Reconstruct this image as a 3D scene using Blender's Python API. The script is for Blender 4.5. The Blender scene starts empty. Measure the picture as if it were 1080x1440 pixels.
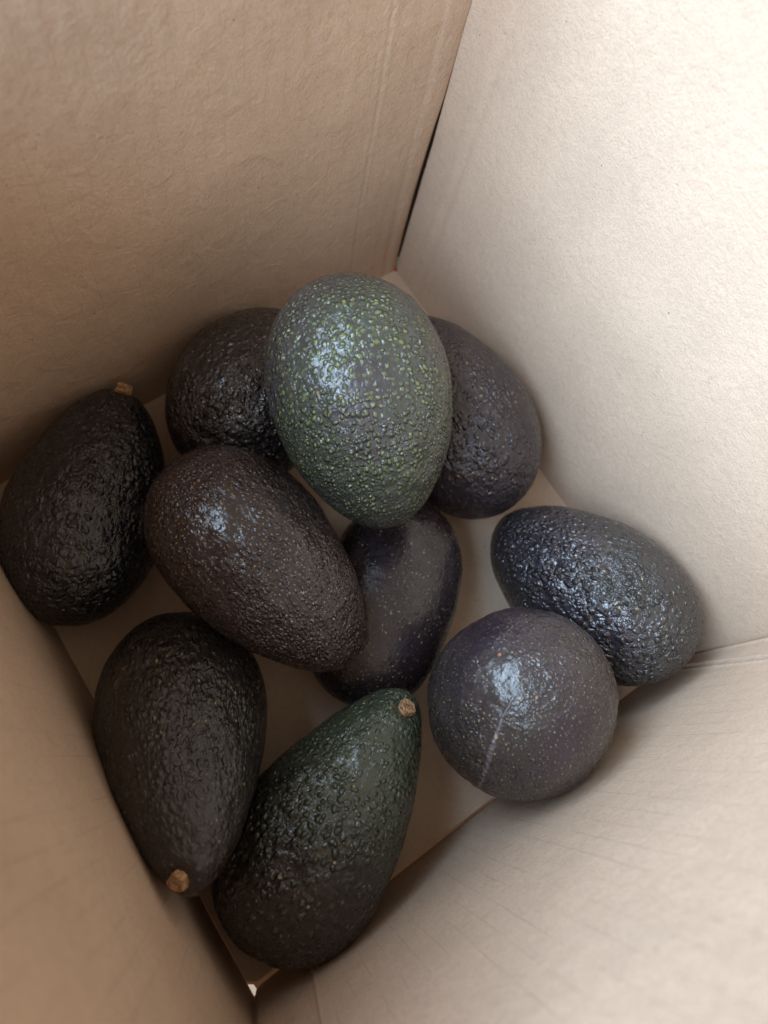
import bpy, math, random
import numpy as np
from mathutils import Matrix, Vector

# ------------------------------------------------------------------ camera, world, light, exposure
scene = bpy.context.scene
col = scene.collection
W_BOX, D_BOX, H_BOX = 0.25872, 0.24287, 0.236      # inner size of the carton, metres

cam_data = bpy.data.cameras.new("camera")
cam = bpy.data.objects.new("camera", cam_data)
col.objects.link(cam)
Rm = Matrix(((0.5432509864, -0.8194586700, 0.1826632252),
             (0.8216176426, 0.4741475043, -0.3164310249),
             (0.1726928345, 0.3219807949, 0.9308628001)))
cam.matrix_world = Matrix.Translation((0.1838052, -0.1987814, 0.33)) @ Rm.to_4x4()
cam_data.sensor_fit = 'VERTICAL'
cam_data.sensor_height = 36.0
cam_data.lens = 998.789 / 1440 * 36.0
cam_data.clip_start = 0.01
cam_data.clip_end = 50
cam_data.dof.use_dof = True
cam_data.dof.focus_distance = 0.265
cam_data.dof.aperture_fstop = 7.8
scene.camera = cam

world = bpy.data.worlds.new("World")
scene.world = world
world.use_nodes = True
bg = world.node_tree.nodes["Background"]
bg.inputs[0].default_value = (1.0, 0.83, 0.67, 1)
bg.inputs[1].default_value = 0.53

def area(name, loc, target, sx, sy, power, color):
    ld = bpy.data.lights.new(name, 'AREA')
    ld.shape = 'RECTANGLE'; ld.size = sx; ld.size_y = sy
    ld.energy = power; ld.color = color
    o = bpy.data.objects.new(name, ld); col.objects.link(o)
    o.location = loc
    o.rotation_euler = (Vector(target) - Vector(loc)).to_track_quat('-Z', 'Y').to_euler()
    return o
ctr = Vector((0.15, -0.12, 0.1))
area("window_light", ctr + Vector((-0.31, -0.65, 0.74)).normalized() * 1.25, ctr, 3.0, 0.8, 99.0, (0.555, 0.755, 0.99))

scene.view_settings.view_transform = 'Standard'
scene.view_settings.look = 'None'
scene.view_settings.gamma = 1
scene.view_settings.exposure = 0.0
scene.cycles.max_bounces = 10
scene.cycles.diffuse_bounces = 8

# ------------------------------------------------------------------ node helpers
class NT:
    def __init__(self, name):
        self.m = bpy.data.materials.new(name); self.m.use_nodes = True
        self.t = self.m.node_tree; self.n = self.t.nodes; self.l = self.t.links
        self.bsdf = self.n["Principled BSDF"]
        self.P = self.n.new("ShaderNodeTexCoord").outputs["Object"]
    def put(self, sock, v):
        if isinstance(v, bpy.types.NodeSocket): self.l.new(v, sock)
        elif v is not None: sock.default_value = v
    def math(self, op, a, b=None, c=None, clamp=False):
        x = self.n.new("ShaderNodeMath"); x.operation = op; x.use_clamp = clamp
        self.put(x.inputs[0], a); self.put(x.inputs[1], b)
        if c is not None: self.put(x.inputs[2], c)
        return x.outputs[0]
    def vec(self, op, a, b=None, s=None):
        x = self.n.new("ShaderNodeVectorMath"); x.operation = op
        self.put(x.inputs[0], a)
        if b is not None: self.put(x.inputs[1], b)
        if s is not None: self.put(x.inputs["Scale"], s)
        return x.outputs["Value"] if op in ('DISTANCE', 'LENGTH', 'DOT_PRODUCT') else x.outputs["Vector"]
    def noise(self, v, scale, detail=2, rough=0.5, dist=0.0, out="Fac"):
        x = self.n.new("ShaderNodeTexNoise"); self.put(x.inputs["Vector"], v)
        x.inputs["Scale"].default_value = scale; x.inputs["Detail"].default_value = detail
        x.inputs["Roughness"].default_value = rough; x.inputs["Distortion"].default_value = dist
        return x.outputs[out]
    def voro(self, v, scale, feature='F1', rnd=1.0):
        x = self.n.new("ShaderNodeTexVoronoi"); x.feature = feature; self.put(x.inputs["Vector"], v)
        x.inputs["Scale"].default_value = scale; x.inputs["Randomness"].default_value = rnd
        return x
    def rng(self, v, a, b, c=0.0, d=1.0, smooth=True):
        x = self.n.new("ShaderNodeMapRange")
        x.interpolation_type = 'SMOOTHSTEP' if smooth else 'LINEAR'
        self.put(x.inputs["Value"], v)
        for k, s in (("From Min", a), ("From Max", b), ("To Min", c), ("To Max", d)): self.put(x.inputs[k], s)
        return x.outputs["Result"]
    def mix(self, f, a, b, mode='MIX'):
        x = self.n.new("ShaderNodeMix"); x.data_type = 'RGBA'; x.blend_type = mode
        self.put(x.inputs[0], f)
        for i, v in ((6, a), (7, b)):
            self.put(x.inputs[i], (*v, 1) if isinstance(v, tuple) and len(v) == 3 else v)
        return x.outputs[2]
    def sep(self, v):
        x = self.n.new("ShaderNodeSeparateXYZ"); self.put(x.inputs[0], v); return x.outputs
    def comb(self, x_, y_, z_):
        x = self.n.new("ShaderNodeCombineXYZ")
        for i, v in enumerate((x_, y_, z_)): self.put(x.inputs[i], v)
        return x.outputs[0]
    def segdist(self, v, a, b):
        a, b = Vector(a), Vector(b); d = b - a
        t = self.math('DIVIDE', self.vec('DOT_PRODUCT', self.vec('SUBTRACT', v, tuple(a)), tuple(d)), d.length_squared, clamp=True)
        return self.vec('LENGTH', self.vec('SUBTRACT', self.vec('SUBTRACT', v, tuple(a)), self.vec('SCALE', tuple(d), s=t)))
    def bump(self, h, strength=1.0, dist=1.0):
        x = self.n.new("ShaderNodeBump"); x.inputs["Strength"].default_value = strength
        x.inputs["Distance"].default_value = dist; self.put(x.inputs["Height"], h)
        self.l.new(x.outputs[0], self.bsdf.inputs["Normal"]); return x

# ------------------------------------------------------------------ materials
KRAFT = (0.69, 0.505, 0.365)
def kraft(name, axis, line=1.0, period=0.0072, wash=1.0, tint=(1, 1, 1), fibre=1.0):
    N = NT(name); P = N.P
    s = N.sep(P)
    u, z = (s[0] if axis == 'x' else s[1]), s[2]
    if axis == 'floor': u, z = s[0], s[1]
    wob = N.math('MULTIPLY', N.math('SUBTRACT', N.noise(P, 16, 2), 0.5), 0.0022)
    uu = N.math('ADD', u, wob)
    fr = N.math('ABSOLUTE', N.math('SUBTRACT', N.math('FRACT', N.math('DIVIDE', uu, period)), 0.5))
    ln = N.rng(fr, 0.0, 0.04, 1.0, 0.0)
    patch = N.rng(N.noise(N.comb(N.math('MULTIPLY', u, 90), N.math('MULTIPLY', z, 26), 3.1), 1.0, 4, 0.65), 0.36, 0.60)
    lnm = N.math('MULTIPLY', ln, patch)
    # short scratches lying across the flutes
    cross = N.noise(N.comb(N.math('MULTIPLY', u, 90), N.math('MULTIPLY', z, 900), 0.0), 1.0, 3, 0.6)
    along = N.noise(N.comb(N.math('MULTIPLY', u, 1100), N.math('MULTIPLY', z, 120), 7.0), 1.0, 3, 0.6)
    fine = N.noise(P, 1250, 3, 0.7)
    mott = N.noise(P, 330, 3, 0.6, 0.6)
    big = N.noise(P, 22, 3, 0.55)
    base = tuple(c * t for c, t in zip(KRAFT, tint))
    c = N.mix(N.rng(big, 0.3, 0.7), tuple(v * 0.95 for v in base), tuple(min(1, v * 1.05) for v in base))
    c = N.mix(N.math('MULTIPLY', N.rng(mott, 0.35, 0.7), 0.17 * fibre), c, tuple(v * 0.6 for v in base))
    c = N.mix(N.math('MULTIPLY', N.rng(fine, 0.38, 0.72), 0.36 * fibre), c, tuple(v * 0.55 for v in base))
    c = N.mix(N.math('MULTIPLY', N.rng(cross, 0.58, 0.74), 0.10 * line), c, tuple(v * 0.5 for v in base))
    c = N.mix(N.math('MULTIPLY', lnm, 0.22 * line), c, (0.24, 0.165, 0.115))
    sc_ = N.noise(N.comb(N.math('MULTIPLY', u, 60), N.math('MULTIPLY', z, 40), 11.0), 1.0, 5, 0.7, 0.8)
    c = N.mix(N.math('MULTIPLY', N.rng(sc_, 0.60, 0.74), 0.16), c, (0.30, 0.205, 0.14))
    # scattered dark fibres and specks
    v = N.voro(P, 110); dot = N.rng(v.outputs["Distance"], 0.028, 0.055, 1, 0)
    keep = N.rng(N.sep(v.outputs["Color"])[0], 0.55, 0.57)
    c = N.mix(N.math('MULTIPLY', N.math('MULTIPLY', dot, keep), 0.6), c, (0.10, 0.06, 0.04))
    wv = N.noise(P, 260, 2, 0.5, out="Color")
    hv = N.voro(N.vec('ADD', N.comb(N.math('MULTIPLY', s[0], 0.35), s[1], s[2]), N.vec('SCALE', wv, s=0.01)), 150, 'DISTANCE_TO_EDGE')
    hair = N.math('MULTIPLY', N.rng(hv.outputs["Distance"], 0.008, 0.02, 1, 0), N.rng(N.noise(P, 120, 2), 0.58, 0.68))
    c = N.mix(N.math('MULTIPLY', hair, 0.28 * fibre), c, (0.2, 0.14, 0.1))
    N.put(N.bsdf.inputs["Base Color"], c)
    N.bsdf.inputs["Roughness"].default_value = 0.85
    N.bsdf.inputs["Specular IOR Level"].default_value = 0.25
    flute = N.math('SINE', N.math('MULTIPLY', uu, 2 * math.pi / period))
    h = N.math('MULTIPLY', flute, 0.00002 * wash)
    for f_, k_ in ((mott, 0.00030), (fine, 0.00024), (cross, 0.00005), (along, 0.00004), (N.noise(P, 85, 3, 0.6, 0.8), 0.00042 * wash), (lnm, -0.00010 * line)):
        h = N.math('ADD', h, N.math('MULTIPLY', f_, k_))
    N.bump(h)
    return N.m

def avocado_skin(name, seed, base, base2, green=(0.05, 0.07, 0.03), greenmix=0.0, tipcol=(0.12, 0.10, 0.06), tip=0.3,
                 speck=(0.42, 0.33, 0.17), specks=0.25, scale=470, nod=1.0, wrinkle=1.0, lump=1.0, rough=0.38,
                 stretch=0.8, scars=(), stem_green=None, smooth_patch=None, tipsize=0.0, wax=0.0, crinkle=1.0, warp=0.0026, spec=0.8, rubbed=0.22, blemish=()):
    N = NT(name); P = N.P
    rs = random.Random(seed)
    off = (rs.uniform(-5, 5), rs.uniform(-5, 5), rs.uniform(-5, 5))
    Q = N.vec('ADD', N.vec('MULTIPLY', P, (1, 1, stretch)), off)
    wc = N.noise(Q, 230, 2, 0.5, out="Color")
    Qw = N.vec('ADD', Q, N.vec('SCALE', N.vec('SUBTRACT', wc, (0.5, 0.5, 0.5)), s=0.0018))
    uvn = N.n.new("ShaderNodeUVMap"); uvn.uv_map = "skin"
    U = N.vec('MULTIPLY', uvn.outputs[0], (1, stretch, 1))
    U = N.vec('ADD', U, (off[0], off[1], 0.0))
    Uw = N.vec('ADD', U, N.vec('SCALE', N.vec('SUBTRACT', wc, (0.5, 0.5, 0.5)), s=warp))
    low = N.noise(Q, 38, 2, 0.5)
    low2 = N.noise(N.vec('ADD', Q, (3.3, 1.2, 0.4)), 26, 2, 0.5)
    mid = N.noise(Q, 75, 3, 0.6)
    def cells(sc_, extra):
        x = N.voro(N.vec('ADD', Uw, extra), sc_, rnd=0.9); x.voronoi_dimensions = '2D'; return x
    V = cells(scale, (0, 0, 0))
    d = V.outputs["Distance"]; rnd = N.sep(V.outputs["Color"])
    size = N.rng(rnd[0], 0, 1, 0.34, 0.58, False)
    q_ = N.math('DIVIDE', d, size, clamp=True)
    dome = N.math('SUBTRACT', 1.0, N.math('MULTIPLY', q_, q_)); dome = N.math('MULTIPLY', dome, N.rng(q_, 0.7, 1.0, 1.0, 0.55))
    V3 = cells(scale * 1.9, (3.1, 1.4, 0))
    q3 = N.math('DIVIDE', V3.outputs["Distance"], 0.5, clamp=True)
    dome3 = N.math('MULTIPLY', N.math('SUBTRACT', 1.0, N.math('MULTIPLY', q3, q3)), N.rng(N.sep(V3.outputs["Color"])[0], 0.4, 0.8))
    amp = N.rng(low, 0.33, 0.62, 0.4, 1.0)
    if smooth_patch:
        pd = N.vec('DISTANCE', P, smooth_patch[0])
        pd = N.math('ADD', pd, N.math('MULTIPLY', N.math('SUBTRACT', N.noise(Q, 120, 2), 0.5), 0.014))
        amp = N.math('MULTIPLY', amp, N.rng(pd, smooth_patch[1] * 0.5, smooth_patch[1] * 1.3, 0.30, 1.0))
    present = N.rng(N.math('ADD', rnd[1], N.math('MULTIPLY', N.math('SUBTRACT', mid, 0.5), 1.4)), 0.1, 0.6, 0.12, 1.0)
    ampc = N.math('MULTIPLY', amp, present)
    H1 = N.math('MULTIPLY', N.math('MULTIPLY', dome, ampc), 0.00066 * nod)
    H1 = N.math('ADD', H1, N.math('MULTIPLY', N.math('MULTIPLY', dome3, amp), 0.00022 * nod))
    wn = N.noise(Qw, 290, 3, 0.55, 0.4)
    wr = N.math('SUBTRACT', 1.0, N.math('MULTIPLY', N.math('ABSOLUTE', N.math('SUBTRACT', wn, 0.5)), 6.0), clamp=True)
    H2 = N.math('MULTIPLY', N.math('MULTIPLY', wr, N.math('MULTIPLY', N.rng(low2, 0.35, 0.65, 0.3, 1.0), amp)), 0.0006 * wrinkle)
    H3 = N.math('MULTIPLY', N.noise(Q, 125, 2, 0.5), 0.0018 * lump)
    H4 = N.math('MULTIPLY', N.noise(Qw, 900, 2, 0.6), 0.00010 * crinkle)
    h = N.math('ADD', N.math('ADD', H1, H2), N.math('ADD', H3, H4))
    # colour
    c = N.mix(N.rng(N.noise(Q, 60, 4, 0.6), 0.3, 0.7), base, base2)
    gm = N.math('MULTIPLY', N.rng(low2, 0.34, 0.60), greenmix)
    if stem_green:
        g2 = N.rng(N.vec('DISTANCE', P, stem_green[0]), stem_green[1] * 0.2, stem_green[1], stem_green[2], 0.0)
        g2 = N.math('MULTIPLY', g2, N.rng(N.math('ADD', mid, N.math('MULTIPLY', g2, 0.35)), 0.45, 0.7, 0.25, 1.0))
        gm = N.math('MAXIMUM', gm, g2)
    c = N.mix(gm, c, green)
    tm = N.math('MULTIPLY', N.rng(q_, 0.10 + tipsize, 0.75 + tipsize, 1, 0), N.math('MULTIPLY', N.rng(rnd[2], 0.1, 0.9, 0.35, 1.0), tip))
    tm = N.math('MULTIPLY', tm, N.math('MULTIPLY', present, N.rng(mid, 0.35, 0.6, 0.3, 1.0)))
    c = N.mix(tm, c, tipcol)
    V2 = cells(scale * 1.15, (1.7, 0.3, 0))
    r2 = N.sep(V2.outputs["Color"])
    ssz = N.rng(r2[1], 0, 1, 0.11, 0.23, False)
    sp = N.math('MULTIPLY', N.rng(N.math('DIVIDE', V2.outputs["Distance"], ssz), 0.6, 1.1, 1, 0), N.rng(r2[0], 1 - specks, 1 - specks * 0.5))
    sp = N.math('MULTIPLY', sp, N.math('MULTIPLY', N.rng(N.noise(Q, 30, 2), 0.3, 0.55, 0.35, 1.0), N.rng(r2[2], 0, 1, 0.5, 1.0, False)))
    c = N.mix(N.math('MULTIPLY', sp, 0.88), c, speck)
    h = N.math('ADD', h, N.math('MULTIPLY', sp, 0.00010))
    # dull rubbed patches
    rub = N.rng(N.noise(N.vec('ADD', Q, (7.0, 2.0, 1.0)), 48, 4, 0.65), 0.58, 0.72)
    c = N.mix(N.math('MULTIPLY', rub, rubbed), c, (0.13, 0.105, 0.10))
    wob = N.vec('SCALE', N.vec('SUBTRACT', N.noise(Q, 420, 2, out="Color"), (0.5, 0.5, 0.5)), s=0.0010)
    Pw = N.vec('ADD', P, wob)
    for a, b, wd in scars:
        sd = N.segdist(Pw, a, b)
        k = N.rng(sd, wd * 0.3, wd * 1.25, 1, 0)
        c = N.mix(N.math('MULTIPLY', k, 0.8), c, (0.17, 0.148, 0.155))
        h = N.math('ADD', h, N.math('MULTIPLY', k, 0.00035))
    for p, rr, bc in blemish:
        k = N.rng(N.vec('DISTANCE', Pw, p), rr * 0.5, rr, 1, 0)
        c = N.mix(N.math('MULTIPLY', k, 0.9), c, bc)
    N.put(N.bsdf.inputs["Base Color"], c)
    N.put(N.bsdf.inputs["Roughness"], N.rng(N.noise(Q, 420, 3), 0.3, 0.7, rough - 0.05, rough + 0.10))
    N.bsdf.inputs["Specular IOR Level"].default_value = spec
    N.bsdf.inputs["Coat Weight"].default_value = wax
    N.bsdf.inputs["Coat Roughness"].default_value = 0.5
    N.bump(h)
    return N.m

def stem_material():
    N = NT("dry_stem"); P = N.P
    c = N.mix(N.rng(N.noise(P, 700, 4, 0.7), 0.35, 0.65), (0.22, 0.10, 0.045), (0.66, 0.42, 0.22))
    N.put(N.bsdf.inputs["Base Color"], c)
    N.bsdf.inputs["Roughness"].default_value = 0.8
    N.bump(N.math('MULTIPLY', N.noise(P, 900, 3, 0.7), 0.0009))
    return N.m

# ------------------------------------------------------------------ mesh helpers
def grid_mesh(name, V, closed_v=False):
    """V: (n, m, 3) array -> quads; closed_v wraps the second index."""
    n, m = V.shape[:2]
    idx = np.arange(n * m).reshape(n, m)
    a = idx[:-1, :] if closed_v else idx[:-1, :-1]
    if closed_v:
        b = np.roll(idx, -1, 1)[:-1]; c = np.roll(idx, -1, 1)[1:]; d = idx[1:]
    else:
        b = idx[:-1, 1:]; c = idx[1:, 1:]; d = idx[1:, :-1]
    return V.reshape(-1, 3), np.stack([a, b, c, d], -1).reshape(-1, 4)

def to_object(name, verts, faces, mat, parent=None, smooth=True):
    me = bpy.data.meshes.new(name)
    me.vertices.add(len(verts)); me.vertices.foreach_set("co", np.asarray(verts, np.float32).ravel())
    f = np.asarray(faces, np.int32)
    me.loops.add(f.size); me.loops.foreach_set("vertex_index", f.ravel())
    me.polygons.add(len(f)); me.polygons.foreach_set("loop_start", np.arange(0, f.size, f.shape[1], dtype=np.int32))
    me.polygons.foreach_set("loop_total", np.full(len(f), f.shape[1], np.int32))
    if smooth: me.polygons.foreach_set("use_smooth", np.ones(len(f), bool))
    me.update(calc_edges=True); me.validate()
    me.materials.append(mat)
    o = bpy.data.objects.new(name, me); col.objects.link(o)
    if parent: o.parent = parent
    return o

def vnoise(p, scale, seed=0):
    """smooth value noise for (..., 3) arrays, about -1..1"""
    q = np.asarray(p) * scale + 100.0 + seed * 17.31
    i = np.floor(q).astype(np.int64); f = q - i; f = f * f * (3 - 2 * f)
    def h(x, y, z):
        n = (x * 374761393 + y * 668265263 + z * 2147483647 + seed * 974634777) & 0x7fffffff
        n = ((n ^ (n >> 13)) * 1274126177) & 0x7fffffff
        return ((n ^ (n >> 16)) & 0xffff) / 32767.5 - 1
    r = 0
    for dx in (0, 1):
        for dy in (0, 1):
            for dz in (0, 1):
                wgt = (f[..., 0] if dx else 1 - f[..., 0]) * (f[..., 1] if dy else 1 - f[..., 1]) * (f[..., 2] if dz else 1 - f[..., 2])
                r = r + wgt * h(i[..., 0] + dx, i[..., 1] + dy, i[..., 2] + dz)
    return r

def groove(x, x0, wdt, dep):
    t = (x - x0) / wdt
    return -dep * np.exp(-t * t) + 0.35 * dep * (np.exp(-((t - 2.1) ** 2)) + np.exp(-((t + 2.1) ** 2)))

def panel(name, us, zs, place, relief, thick, mat, parent):
    """board with a modelled inner face; place(u, z, d) gives xyz at d metres in front of the inner plane"""
    U, Z = np.meshgrid(us, zs, indexing='ij')
    F = place(U, Z, relief(U, Z)); B = place(U, Z, np.full_like(U, -thick))
    n, m = U.shape
    vf, ff = grid_mesh(name, F); vb, fb = grid_mesh(name, B)
    o = n * m
    faces = [ff, fb[:, ::-1] + o]
    idx = np.arange(n * m).reshape(n, m)
    for ring in (idx[0, :], idx[-1, ::-1], idx[::-1, 0], idx[:, -1]):
        a, b = ring[:-1], ring[1:]
        faces.append(np.stack([b, a, a + o, b + o], -1))
    return to_object(name, np.concatenate([vf, vb]), np.concatenate(faces), mat, parent)

def steps(a, b, step, dense=(), dstep=0.0003, dw=0.004):
    s = list(np.arange(a, b, step)) + [b]
    for x0 in dense: s += list(np.arange(max(a, x0 - dw), min(b, x0 + dw), dstep))
    return np.unique(np.round(s, 6))

# ------------------------------------------------------------------ the carton
box = bpy.data.objects.new("cardboard_box", None); col.objects.link(box)
box['label'] = "open brown corrugated cardboard box seen from above, holding all the avocados"
box['category'] = "box"
TH = 0.004
m_left = kraft("kraft_back", 'y', line=0.6, wash=2.0, period=0.008)
m_right = kraft("kraft_right", 'x', line=0.12, wash=0.5)
m_front = kraft("kraft_front", 'y', line=1.0, wash=0.7, period=0.0068)
m_side = kraft("kraft_side", 'x', line=1.2, wash=0.9, period=0.0075)
m_floor = kraft("kraft_floor", 'floor', line=0.2, wash=0.8)
ZB = -0.003
_g = NT("slit_shade_brown"); _g.put(_g.bsdf.inputs["Base Color"], _g.mix(_g.noise(_g.P, 200, 3), (0.05, 0.03, 0.018), (0.11, 0.07, 0.045)))  # dark brown stands in for the shade inside the corner slit
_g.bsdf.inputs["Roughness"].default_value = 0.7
m_slit_shade = _g.m

# back left wall (x = 0 side, a little skewed), two scored lines and the open joint beside the right wall
def gap(z):
    return np.interp(z, [-0.01, 0.0, 0.03, 0.055, 0.085, 0.105, 0.125, 0.3], [0.0006, 0.0009, 0.0015, 0.0020, 0.0017, 0.0010, 0.0004, 0.0003])
def place_back(u, z, d):
    y = -gap(z) * (1 - u / (D_BOX + TH)) - u
    x = 0.078 * u + d + 0.004 * np.sin(np.clip(z / H_BOX, 0, 1) * math.pi) * (u / D_BOX) ** 1.5 * 0.5
    return np.stack([x, y, z], -1)
def relief_back(u, z):
    c1 = 0.0325 + 0.0075 * z / 0.16; c2 = 0.0075 + 0.0075 * z / 0.16
    r = groove(u, c1, 0.0010, 0.00022) + groove(u, c2, 0.0018, 0.00026)
    r = r + 0.0005 * (1 / (1 + np.exp((u - c2) / 0.0015))) + 0.0003 * (1 / (1 + np.exp((u - c1) / 0.002)))
    P3 = np.stack([u, z, 0 * u], -1)
    r = r + 0.00022 * vnoise(P3 * [1, 1.6, 1], 45, 3) + 0.0006 * vnoise(P3, 14, 4)
    r = r - 0.0010 * np.exp(-u / 0.0012)
    return r
panel("wall_panel", steps(0.0, D_BOX + TH, 0.002, (0.010, 0.036), 0.0004, 0.009), np.arange(ZB, H_BOX + 0.001, 0.002),
      place_back, relief_back, TH, m_left, box)

# right wall (y = 0)
def place_right(u, z, d): return np.stack([u, -d, z], -1)
def relief_right(u, z):
    P3 = np.stack([u, z, 0 * u], -1)
    r = groove(u, 0.0212, 0.0022, 0.0003) + 0.0005 * vnoise(P3, 16, 8) + 0.0001 * vnoise(P3, 60, 9)
    r = r + 0.0016 * np.exp(-((u + 0.001) / 0.006) ** 2) * np.clip((z - 0.09) / 0.05, 0, 1)   # pushed in above the joint
    return r
panel("wall_panel", steps(0.0004, W_BOX, 0.002, (0.001, 0.0212), 0.0005, 0.008), np.arange(ZB, H_BOX + 0.001, 0.002),
      place_right, relief_right, TH, m_right, box)

# front right wall (x = W)
def place_front(u, z, d): return np.stack([W_BOX - d, -u, z], -1)
def relief_front(u, z):
    P3 = np.stack([u, z, 0 * u], -1)
    cB = 0.0125 + 0.095 * z; cC = 0.2165 + 0.035 * z
    r = groove(u, cB, 0.0009, 0.0018) + 0.0005 * (u < cB) * np.clip((cB - u) / 0.001, 0, 1)
    r = r + groove(u, 0.0010, 0.0012, 0.0022)
    r = r - 0.0009 / (1 + np.exp(-(u - cC) / 0.00025)) + 0.0003 * np.exp(-((u - cC + 0.0006) / 0.0006) ** 2)
    r = r - 0.0022 * np.exp(-((u - D_BOX) / 0.0016) ** 2)
    r = r + 0.0005 * vnoise(P3, 15, 11) + 0.00012 * vnoise(P3 * [2.2, 0.6, 1], 60, 12)
    return r
panel("wall_panel", steps(-TH, D_BOX + TH, 0.002, (0.0, 0.014, 0.020, 0.219, 0.2425), 0.0003, 0.006), np.arange(ZB, H_BOX + 0.001, 0.002),
      place_front, relief_front, TH, m_front, box)

# left front wall (y = -D)
def place_side(u, z, d): return np.stack([u, -D_BOX + d, z], -1)
def relief_side(u, z):
    P3 = np.stack([u, z, 0 * u], -1)
    return 0.0006 * vnoise(P3, 14, 21) + 0.00015 * vnoise(P3 * [2.0, 0.7, 1], 60, 22)
panel("wall_panel", steps(0.0175, W_BOX + 0.003, 0.002), np.arange(ZB, H_BOX + 0.001, 0.002), place_side, relief_side, TH, m_side, box)

# strip added behind the slit to block light, shade painted into its colour
def slab(name, poly, z0, z1, mat, parent):
    n = len(poly)
    v = [(x, y, z1) for x, y in poly] + [(x, y, z0) for x, y in poly]
    me = bpy.data.meshes.new(name)
    me.from_pydata(v, [], [tuple(range(n)), tuple(range(2 * n - 1, n - 1, -1))] + [(i, i + n, (i + 1) % n + n, (i + 1) % n) for i in range(n)])
    me.materials.append(mat); me.update()
    o = bpy.data.objects.new(name, me); col.objects.link(o); o.parent = parent
    return o
slab("slit_backing", [(-0.0124, 0.0134), (0.012, 0.0134), (0.012, 0.0095), (-0.0085, 0.0095), (-0.0085, -0.03), (-0.0124, -0.03)], -0.006, H_BOX, m_slit_shade, box)

# bottom: inner flap with a cut corner and an open edge by the front wall, outer flap below
def place_floor(u, v, d): return np.stack([u, v, d], -1)
def relief_floor(u, v):
    P3 = np.stack([u, v, 0 * u], -1)
    return 0.0004 * vnoise(P3, 18, 31) - 0.0006
ch = 0.0034
xe = W_BOX - 0.0015
ins = 0.0002
slab("bottom_flap", [(0.0, -0.0003), (xe, -0.0003), (xe, -D_BOX + ch), (xe - ch * 0.7, -D_BOX + 0.0002), (0.0, -D_BOX + 0.0002)], -0.0040, 0.0, m_floor, box)
slab("bottom_flap", [(-0.0125, -0.035), (-0.0125, 0.0135), (0.013, 0.0135), (0.013, 0.004), (W_BOX + 0.004, 0.004), (W_BOX + 0.004, -D_BOX + ch * .55), (W_BOX - 0.0002, -D_BOX + ch * .45), (W_BOX - ch * 0.62, -D_BOX - 0.001), (W_BOX - ch * 0.75, -D_BOX - 0.004), (-0.004, -D_BOX - 0.004), (-0.004, -0.035)],
     -0.0085, -0.0045, m_floor, box)
# red sliver added to stand in for light leaking through the far corner
N = NT("red_light_leak"); N.bsdf.inputs["Base Color"].default_value = (0.75, 0.06, 0.04, 1); N.bsdf.inputs["Roughness"].default_value = 0.4
N.bump(N.math('MULTIPLY', N.noise(N.P, 900, 2), 0.0004))
sc = slab("light_leak_sliver", [(0.0003, -0.0004), (0.0016, -0.0003), (0.0021, -0.0014), (0.0009, -0.0021), (0.0001, -0.0013)], 0.0002, 0.0011, N.m, box)
sc['label'] = "tiny red sliver standing in for light leaking through the far corner of the box"

# ------------------------------------------------------------------ avocados
STEM = stem_material()
def frame(ax):
    ax = np.array(ax, float); ax /= np.linalg.norm(ax)
    up = np.array([0, 0, 1.0]) if abs(ax[2]) < 0.9 else np.array([1.0, 0, 0])
    e1 = np.cross(ax, up); e1 /= np.linalg.norm(e1)
    return e1, np.cross(ax, e1), ax
def surf(c, s, L, Wd, a, b):
    cc = np.linspace(-1, 1, 201)
    wn = Wd / (np.sqrt(1 - cc * cc) * (1 - a * cc - b * cc * cc)).max()
    return wn / 2 * s * (1 - a * c - b * c * c)

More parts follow.
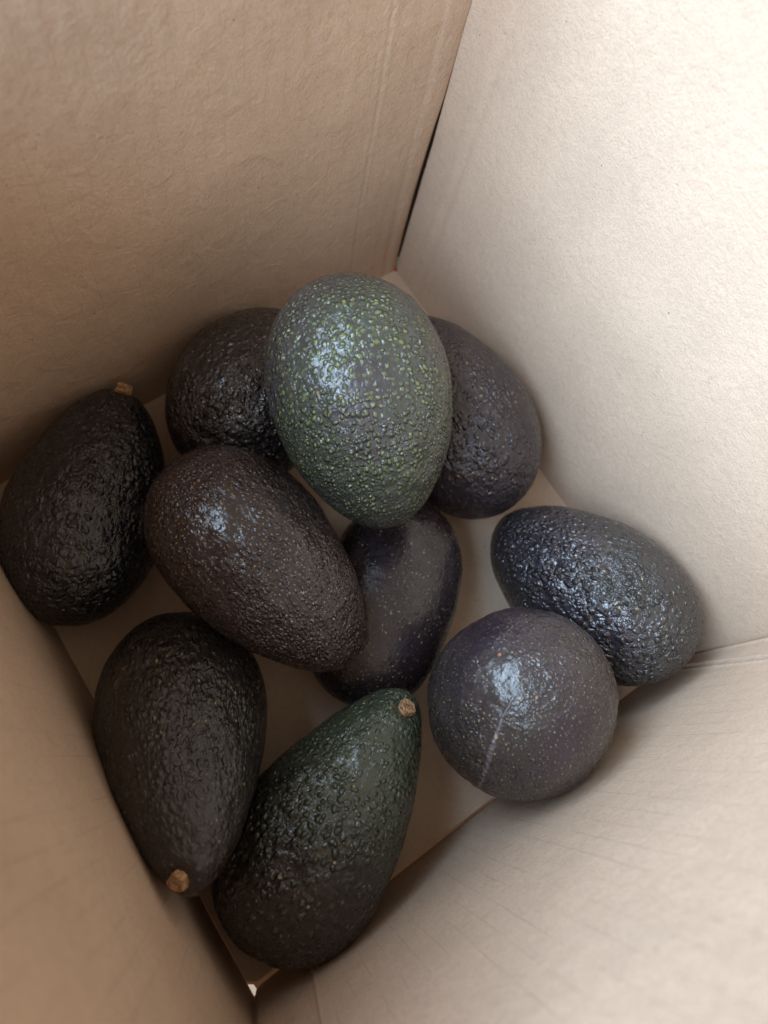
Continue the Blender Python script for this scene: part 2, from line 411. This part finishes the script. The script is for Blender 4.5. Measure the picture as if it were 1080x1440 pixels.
def avocado(seed, p, mat, label, stem=None, squash=(1, 1), bumpy=1.0):
    c, ax, L, Wd, a, b = p[0:3], p[3:6], p[6], p[7], p[8], p[9]
    e1, e2, ax = frame(ax)
    nt, nph = 200, 300
    th = np.linspace(0.004, math.pi - 0.004, nt); ph = np.linspace(0, 2 * math.pi, nph, endpoint=False)
    T, F = np.meshgrid(th, ph, indexing='ij')
    r = surf(np.cos(T), np.sin(T), L, Wd, a, b)
    V = np.stack([r * np.cos(F), r * np.sin(F), np.cos(T) * L / 2], -1)
    du = np.gradient(V, axis=0); dv = (np.roll(V, -1, 1) - np.roll(V, 1, 1))
    n = np.cross(du, dv); n /= np.linalg.norm(n, axis=-1, keepdims=True) + 1e-12
    n *= np.sign((n * V).sum(-1))[..., None]
    disp = 0.0007 * vnoise(V, 45, seed) + 0.00035 * vnoise(V, 110, seed + 50) + 0.00016 * vnoise(V, 300, seed + 90)
    sp = sn = None
    if stem:
        t0, f0 = stem
        i = int(np.argmin(np.abs(th - t0))); j = int(np.argmin(np.abs(ph - f0 % (2 * math.pi))))
        sp, sn = V[i, j].copy(), n[i, j].copy()
        dd = np.linalg.norm(V - sp, axis=-1)
        disp = disp * (1 - np.exp(-(dd / 0.006) ** 2)) - 0.0017 * np.exp(-(dd / 0.0044) ** 2) + 0.0006 * np.exp(-((dd - 0.0075) / 0.003) ** 2)
    # unwrap: equal-area spread from the upper side, seam underneath
    dn = V / np.array([Wd / 2, Wd / 2, L / 2]); dn /= np.linalg.norm(dn, axis=-1, keepdims=True)
    upl = np.array([e1[2], e2[2], ax[2]]) / np.array([Wd / 2, Wd / 2, L / 2]); upl /= np.linalg.norm(upl)
    t2 = np.array([0, 0, 1.0]) - upl * upl[2]
    if np.linalg.norm(t2) < 0.3: t2 = np.array([1.0, 0, 0]) - upl * upl[0]
    t2 /= np.linalg.norm(t2); t1 = np.cross(t2, upl)
    kk = np.sqrt(2 / (1.02 + dn @ upl))
    UV = np.stack([kk * (dn @ t1) * Wd / 2, kk * (dn @ t2) * math.hypot(L / 2 * t2[2], Wd / 2 * math.sqrt(1 - t2[2] ** 2))], -1)
    if seed == 8: V = V * (1 + 0.022 * vnoise(V, 22, 5))[..., None]
    V = V + n * disp[..., None] * bumpy
    V[..., 0] *= squash[0]; V[..., 1] *= squash[1]
    v, f = grid_mesh("a", V, True)
    v = np.vstack([v, V[0].mean(0), V[-1].mean(0)])
    k = nt * nph
    j0 = np.arange(nph); j1 = np.roll(j0, -1)
    caps = np.concatenate([np.stack([j0, j0, j1, np.full(nph, k)], -1)[:, 1:], np.stack([j1 + (nt - 1) * nph, j0 + (nt - 1) * nph, np.full(nph, k + 1)], -1)])
    me = bpy.data.meshes.new("avocado")
    allv = v.astype(np.float32)
    me.vertices.add(len(allv)); me.vertices.foreach_set("co", allv.ravel())
    f = f[:, ::-1]; caps = caps[:, ::-1]
    loops = np.concatenate([f.ravel(), caps.ravel()]).astype(np.int32)
    me.loops.add(len(loops)); me.loops.foreach_set("vertex_index", loops)
    tot = np.concatenate([np.full(len(f), 4), np.full(len(caps), 3)]).astype(np.int32)
    me.polygons.add(len(tot)); me.polygons.foreach_set("loop_start", np.concatenate([[0], np.cumsum(tot)[:-1]]).astype(np.int32))
    me.polygons.foreach_set("loop_total", tot); me.polygons.foreach_set("use_smooth", np.ones(len(tot), bool))
    uvl = me.uv_layers.new(name="skin"); U2 = np.vstack([UV.reshape(-1, 2), UV[0].mean(0), UV[-1].mean(0)])
    uvl.data.foreach_set("uv", U2[loops].astype(np.float32).ravel())
    me.update(calc_edges=True)
    me.materials.append(mat)
    o = bpy.data.objects.new("avocado", me); col.objects.link(o)
    o.matrix_world = Matrix.Translation(Vector(c)) @ Matrix(np.stack([e1, e2, ax], 1).tolist()).to_4x4()
    o['label'] = label; o['category'] = "avocado"; o['group'] = "avocados lying in the cardboard box"
    if stem:
        rng = np.random.RandomState(seed)
        R, Hh = {4: (0.0031, 0.0052), 9: (0.0028, 0.0028), 10: (0.0030, 0.0028)}[seed]
        prof = [(1.12, -0.5), (1.1, 0.1), (1.0, 0.45), (1.04, 0.62), (0.96, 0.78), (0.80, 0.80), (0.66, 0.66), (0.58, 0.74), (0.40, 0.82), (0.26, 0.68), (0.12, 0.74), (0.02, 0.76)]
        m = 40; an = np.linspace(0, 2 * math.pi, m, endpoint=False)
        wob = 1 + 0.07 * np.sin(an * 3 + seed) + 0.05 * np.sin(an * 5 + 1.3 * seed) + 0.03 * rng.randn(m)
        S = np.stack([np.stack([R * q * wob * np.cos(an), R * q * wob * np.sin(an), np.full(m, Hh * hh) + 0.00012 * rng.randn(m)], -1) for q, hh in prof])
        z = Vector(sn); X = z.orthogonal().normalized(); Y = z.cross(X)
        M = np.array([X, Y, z])
        S = S @ M + (sp - sn * 0.0010)
        sv, sf = grid_mesh("s", S, True)
        st = to_object("stem_scar", sv, sf, STEM, o)
        st['label'] = "dry tan stem stub"
    return o

FIT = {
 1: (0.09643, -0.1002, 0.08879, 0.86999, -0.18832, -0.45569, 0.09793, 0.06928, 0.14379, 0.01411),
 2: (0.04813, -0.11824, 0.03585, -0.51359, 0.78077, -0.35585, 0.09481, 0.07135, 0.09939, 0.00472),
 3: (0.10293, -0.04493, 0.03747, -0.97676, -0.04234, 0.21012, 0.1031, 0.07094, 0.11886, -0.01263),
 4: (0.05939, -0.20358, 0.033, -0.75983, 0.64959, 0.02609, 0.10447, 0.0635, 0.17142, 0.0785),
 5: (0.12406, -0.16026, 0.06174, 0.98021, 0.19619, -0.02648, 0.10309, 0.06287, 0.2139, -0.02254),
 6: (0.15866, -0.11669, 0.02560, -0.60089, 0.79748, -0.02424, 0.09672, 0.0482, 0.01853, -0.20),
 7: (0.20315, -0.03744, 0.03522, -0.90271, -0.16342, -0.39801, 0.10367, 0.06671, 0.14257, -0.01252),
 8: (0.22424, -0.10386, 0.05174, 0.21378, 0.0125, -0.9768, 0.10318, 0.07061, 0.16761, 0.00203),
 9: (0.16579, -0.21667, 0.04538, 0.77283, -0.30534, 0.55633, 0.11101, 0.06389, 0.38018, -0.02266),
 10: (0.21836, -0.18443, 0.03705, -0.41137, 0.88752, 0.20757, 0.10861, 0.06389, 0.34763, -0.07133)}
SQUASH = {6: (1.28, 1.05), 8: (1.0, 0.97)}
def local(k, w):
    p = FIT[k]; e1, e2, ax = frame(p[3:6]); d = np.array(w) - np.array(p[:3])
    return (float(d @ e1), float(d @ e2), float(d @ ax))

STEM10 = (0.0, -0.015, 0.0498)
BLEM6 = (0.0073, -0.0222, 0.0097)
PB, PB2 = (0.022, 0.014, 0.016), (0.038, 0.025, 0.028)          # ripe purple black
sc8 = [(0.0296, -0.0166, 0.006), (0.03122, -0.01591, -0.00211), (0.0318, -0.0151, -0.0090), (0.03178, -0.01465, -0.01458), (0.03125, -0.01352, -0.02068), (0.03009, -0.01219, -0.02645), (0.02565, -0.00767, -0.03755), (0.02002, -0.00333, -0.04438), (0.01389, -0.00044, -0.04842)]
mats = {
 1: avocado_skin("skin_green_grey", 1, (0.052, 0.048, 0.052), (0.076, 0.069, 0.073), green=(0.056, 0.076, 0.042), greenmix=0.55,
                 tipcol=(0.22, 0.27, 0.08), tip=0.95, specks=0.3, speck=(0.36, 0.38, 0.16), scale=430, nod=1.6, wrinkle=0.4, tipsize=0.15, rough=0.24, crinkle=0.4, spec=0.9, stretch=1.0,
                 blemish=[((0.02183, -0.02682, -0.00934), 0.0010, (0.4, 0.26, 0.14))]),
 2: avocado_skin("skin_black_rough", 2, (0.014, 0.010, 0.011), (0.024, 0.018, 0.018), tip=0.15, specks=0.10, scale=330, nod=1.6, wrinkle=0.9, rough=0.24, warp=0.0035, spec=1.0),
 3: avocado_skin("skin_plum_rough", 3, (0.022, 0.015, 0.019), (0.040, 0.028, 0.033), tip=0.35, specks=0.2, scale=420, nod=1.2, wrinkle=0.8, rough=0.28),
 4: avocado_skin("skin_black", 4, (0.006, 0.007, 0.012), (0.012, 0.013, 0.019), tip=0.1, specks=0.03, scale=340, nod=1.3, wrinkle=1.2, rough=0.24, warp=0.0035, spec=0.9),
 5: avocado_skin("skin_brown_specked", 5, PB, PB2, tip=0.35, tipcol=(0.13, 0.095, 0.055), specks=0.9, scale=520, nod=0.9, wrinkle=0.6, rough=0.22,
                 smooth_patch=((0.00637, -0.03078, -0.01142), 0.012)),
 6: avocado_skin("skin_smooth_plum", 6, (0.018, 0.012, 0.016), (0.029, 0.021, 0.026), tip=0.15, specks=0.45, scale=560, nod=0.14, wrinkle=0.12, lump=0.12, rough=0.24, spec=0.7, rubbed=0.05, crinkle=0.5,
                 blemish=[(BLEM6, 0.0014, (0.45, 0.33, 0.18))]),
 7: avocado_skin("skin_pebbled_slate", 7, (0.022, 0.018, 0.025), (0.038, 0.032, 0.040), green=(0.045, 0.055, 0.03), greenmix=0.25, tip=0.25, specks=0.12, scale=345, nod=2.1, wrinkle=1.1, rough=0.20, spec=1.0, warp=0.0034),
 8: avocado_skin("skin_plum_scarred", 8, (0.029, 0.019, 0.027), (0.047, 0.034, 0.043), green=(0.06, 0.065, 0.03), greenmix=0.25, tip=0.25, tipcol=(0.13, 0.10, 0.06), specks=0.6, scale=600, nod=0.6, wrinkle=0.5, lump=0.6, rough=0.25,
                 smooth_patch=((0.01323, 0.00811, -0.04758), 0.012),
                 scars=[(sc8[i_], sc8[i_ + 1], w_) for i_, w_ in enumerate((0.0006, 0.0007, 0.0008, 0.0009, 0.0010, 0.0011, 0.0008, 0.0006))],
                 blemish=[((0.00822, 0.01342, -0.04746), 0.0010, (0.42, 0.20, 0.10)), ((0.00821, -0.00494, -0.05012), 0.0009, (0.42, 0.22, 0.12)), ((0.02436, -0.00666, -0.0395), 0.0009, (0.5, 0.33, 0.18))]),
 9: avocado_skin("skin_dark_veined", 9, (0.012, 0.009, 0.011), (0.022, 0.017, 0.018), green=(0.028, 0.026, 0.021), greenmix=0.5, tip=0.3, specks=0.15, scale=420, nod=0.9, wrinkle=0.9, stretch=0.6, rough=0.28),
 10: avocado_skin("skin_green_neck", 10, (0.013, 0.011, 0.010), (0.024, 0.020, 0.018), green=(0.052, 0.068, 0.042), tipcol=(0.10, 0.12, 0.07), tip=0.6,
                  specks=0.12, scale=345, nod=1.7, wrinkle=0.6, stretch=0.85, rough=0.24, stem_green=(STEM10, 0.085, 0.95)),
}
LABELS = {
 1: "grey green avocado with bright green bumps lying on top of the others",
 2: "black pebbly avocado against the brown wall, partly under the grey green one",
 3: "dark plum avocado behind the grey green one, against the pale wall",
 4: "black avocado in deep shade at the left wall, stem stub pointing to the far wall",
 5: "brown specked avocado with a small shiny patch, lying across its dark neighbours",
 6: "smooth plum avocado wedged underneath in the middle of the box",
 7: "slate black pebbled avocado lying in the corner between the two pale walls",
 8: "round plum avocado seen end on, with a pale branching scar line",
 9: "dark avocado tapering to a tan stem stub against the shaded left wall",
 10: "pear shaped avocado with a green neck and tan stem stub facing up",
}
STEMS = {10: (0.41, 4.909), 9: (0.321, 5.5), 4: (0.24, 5.07)}
for k in sorted(FIT):
    avocado(k, FIT[k], mats[k], LABELS[k], STEMS.get(k), SQUASH.get(k, (1, 1)), {8: 1.5, 6: 0.5}.get(k, 1.0))
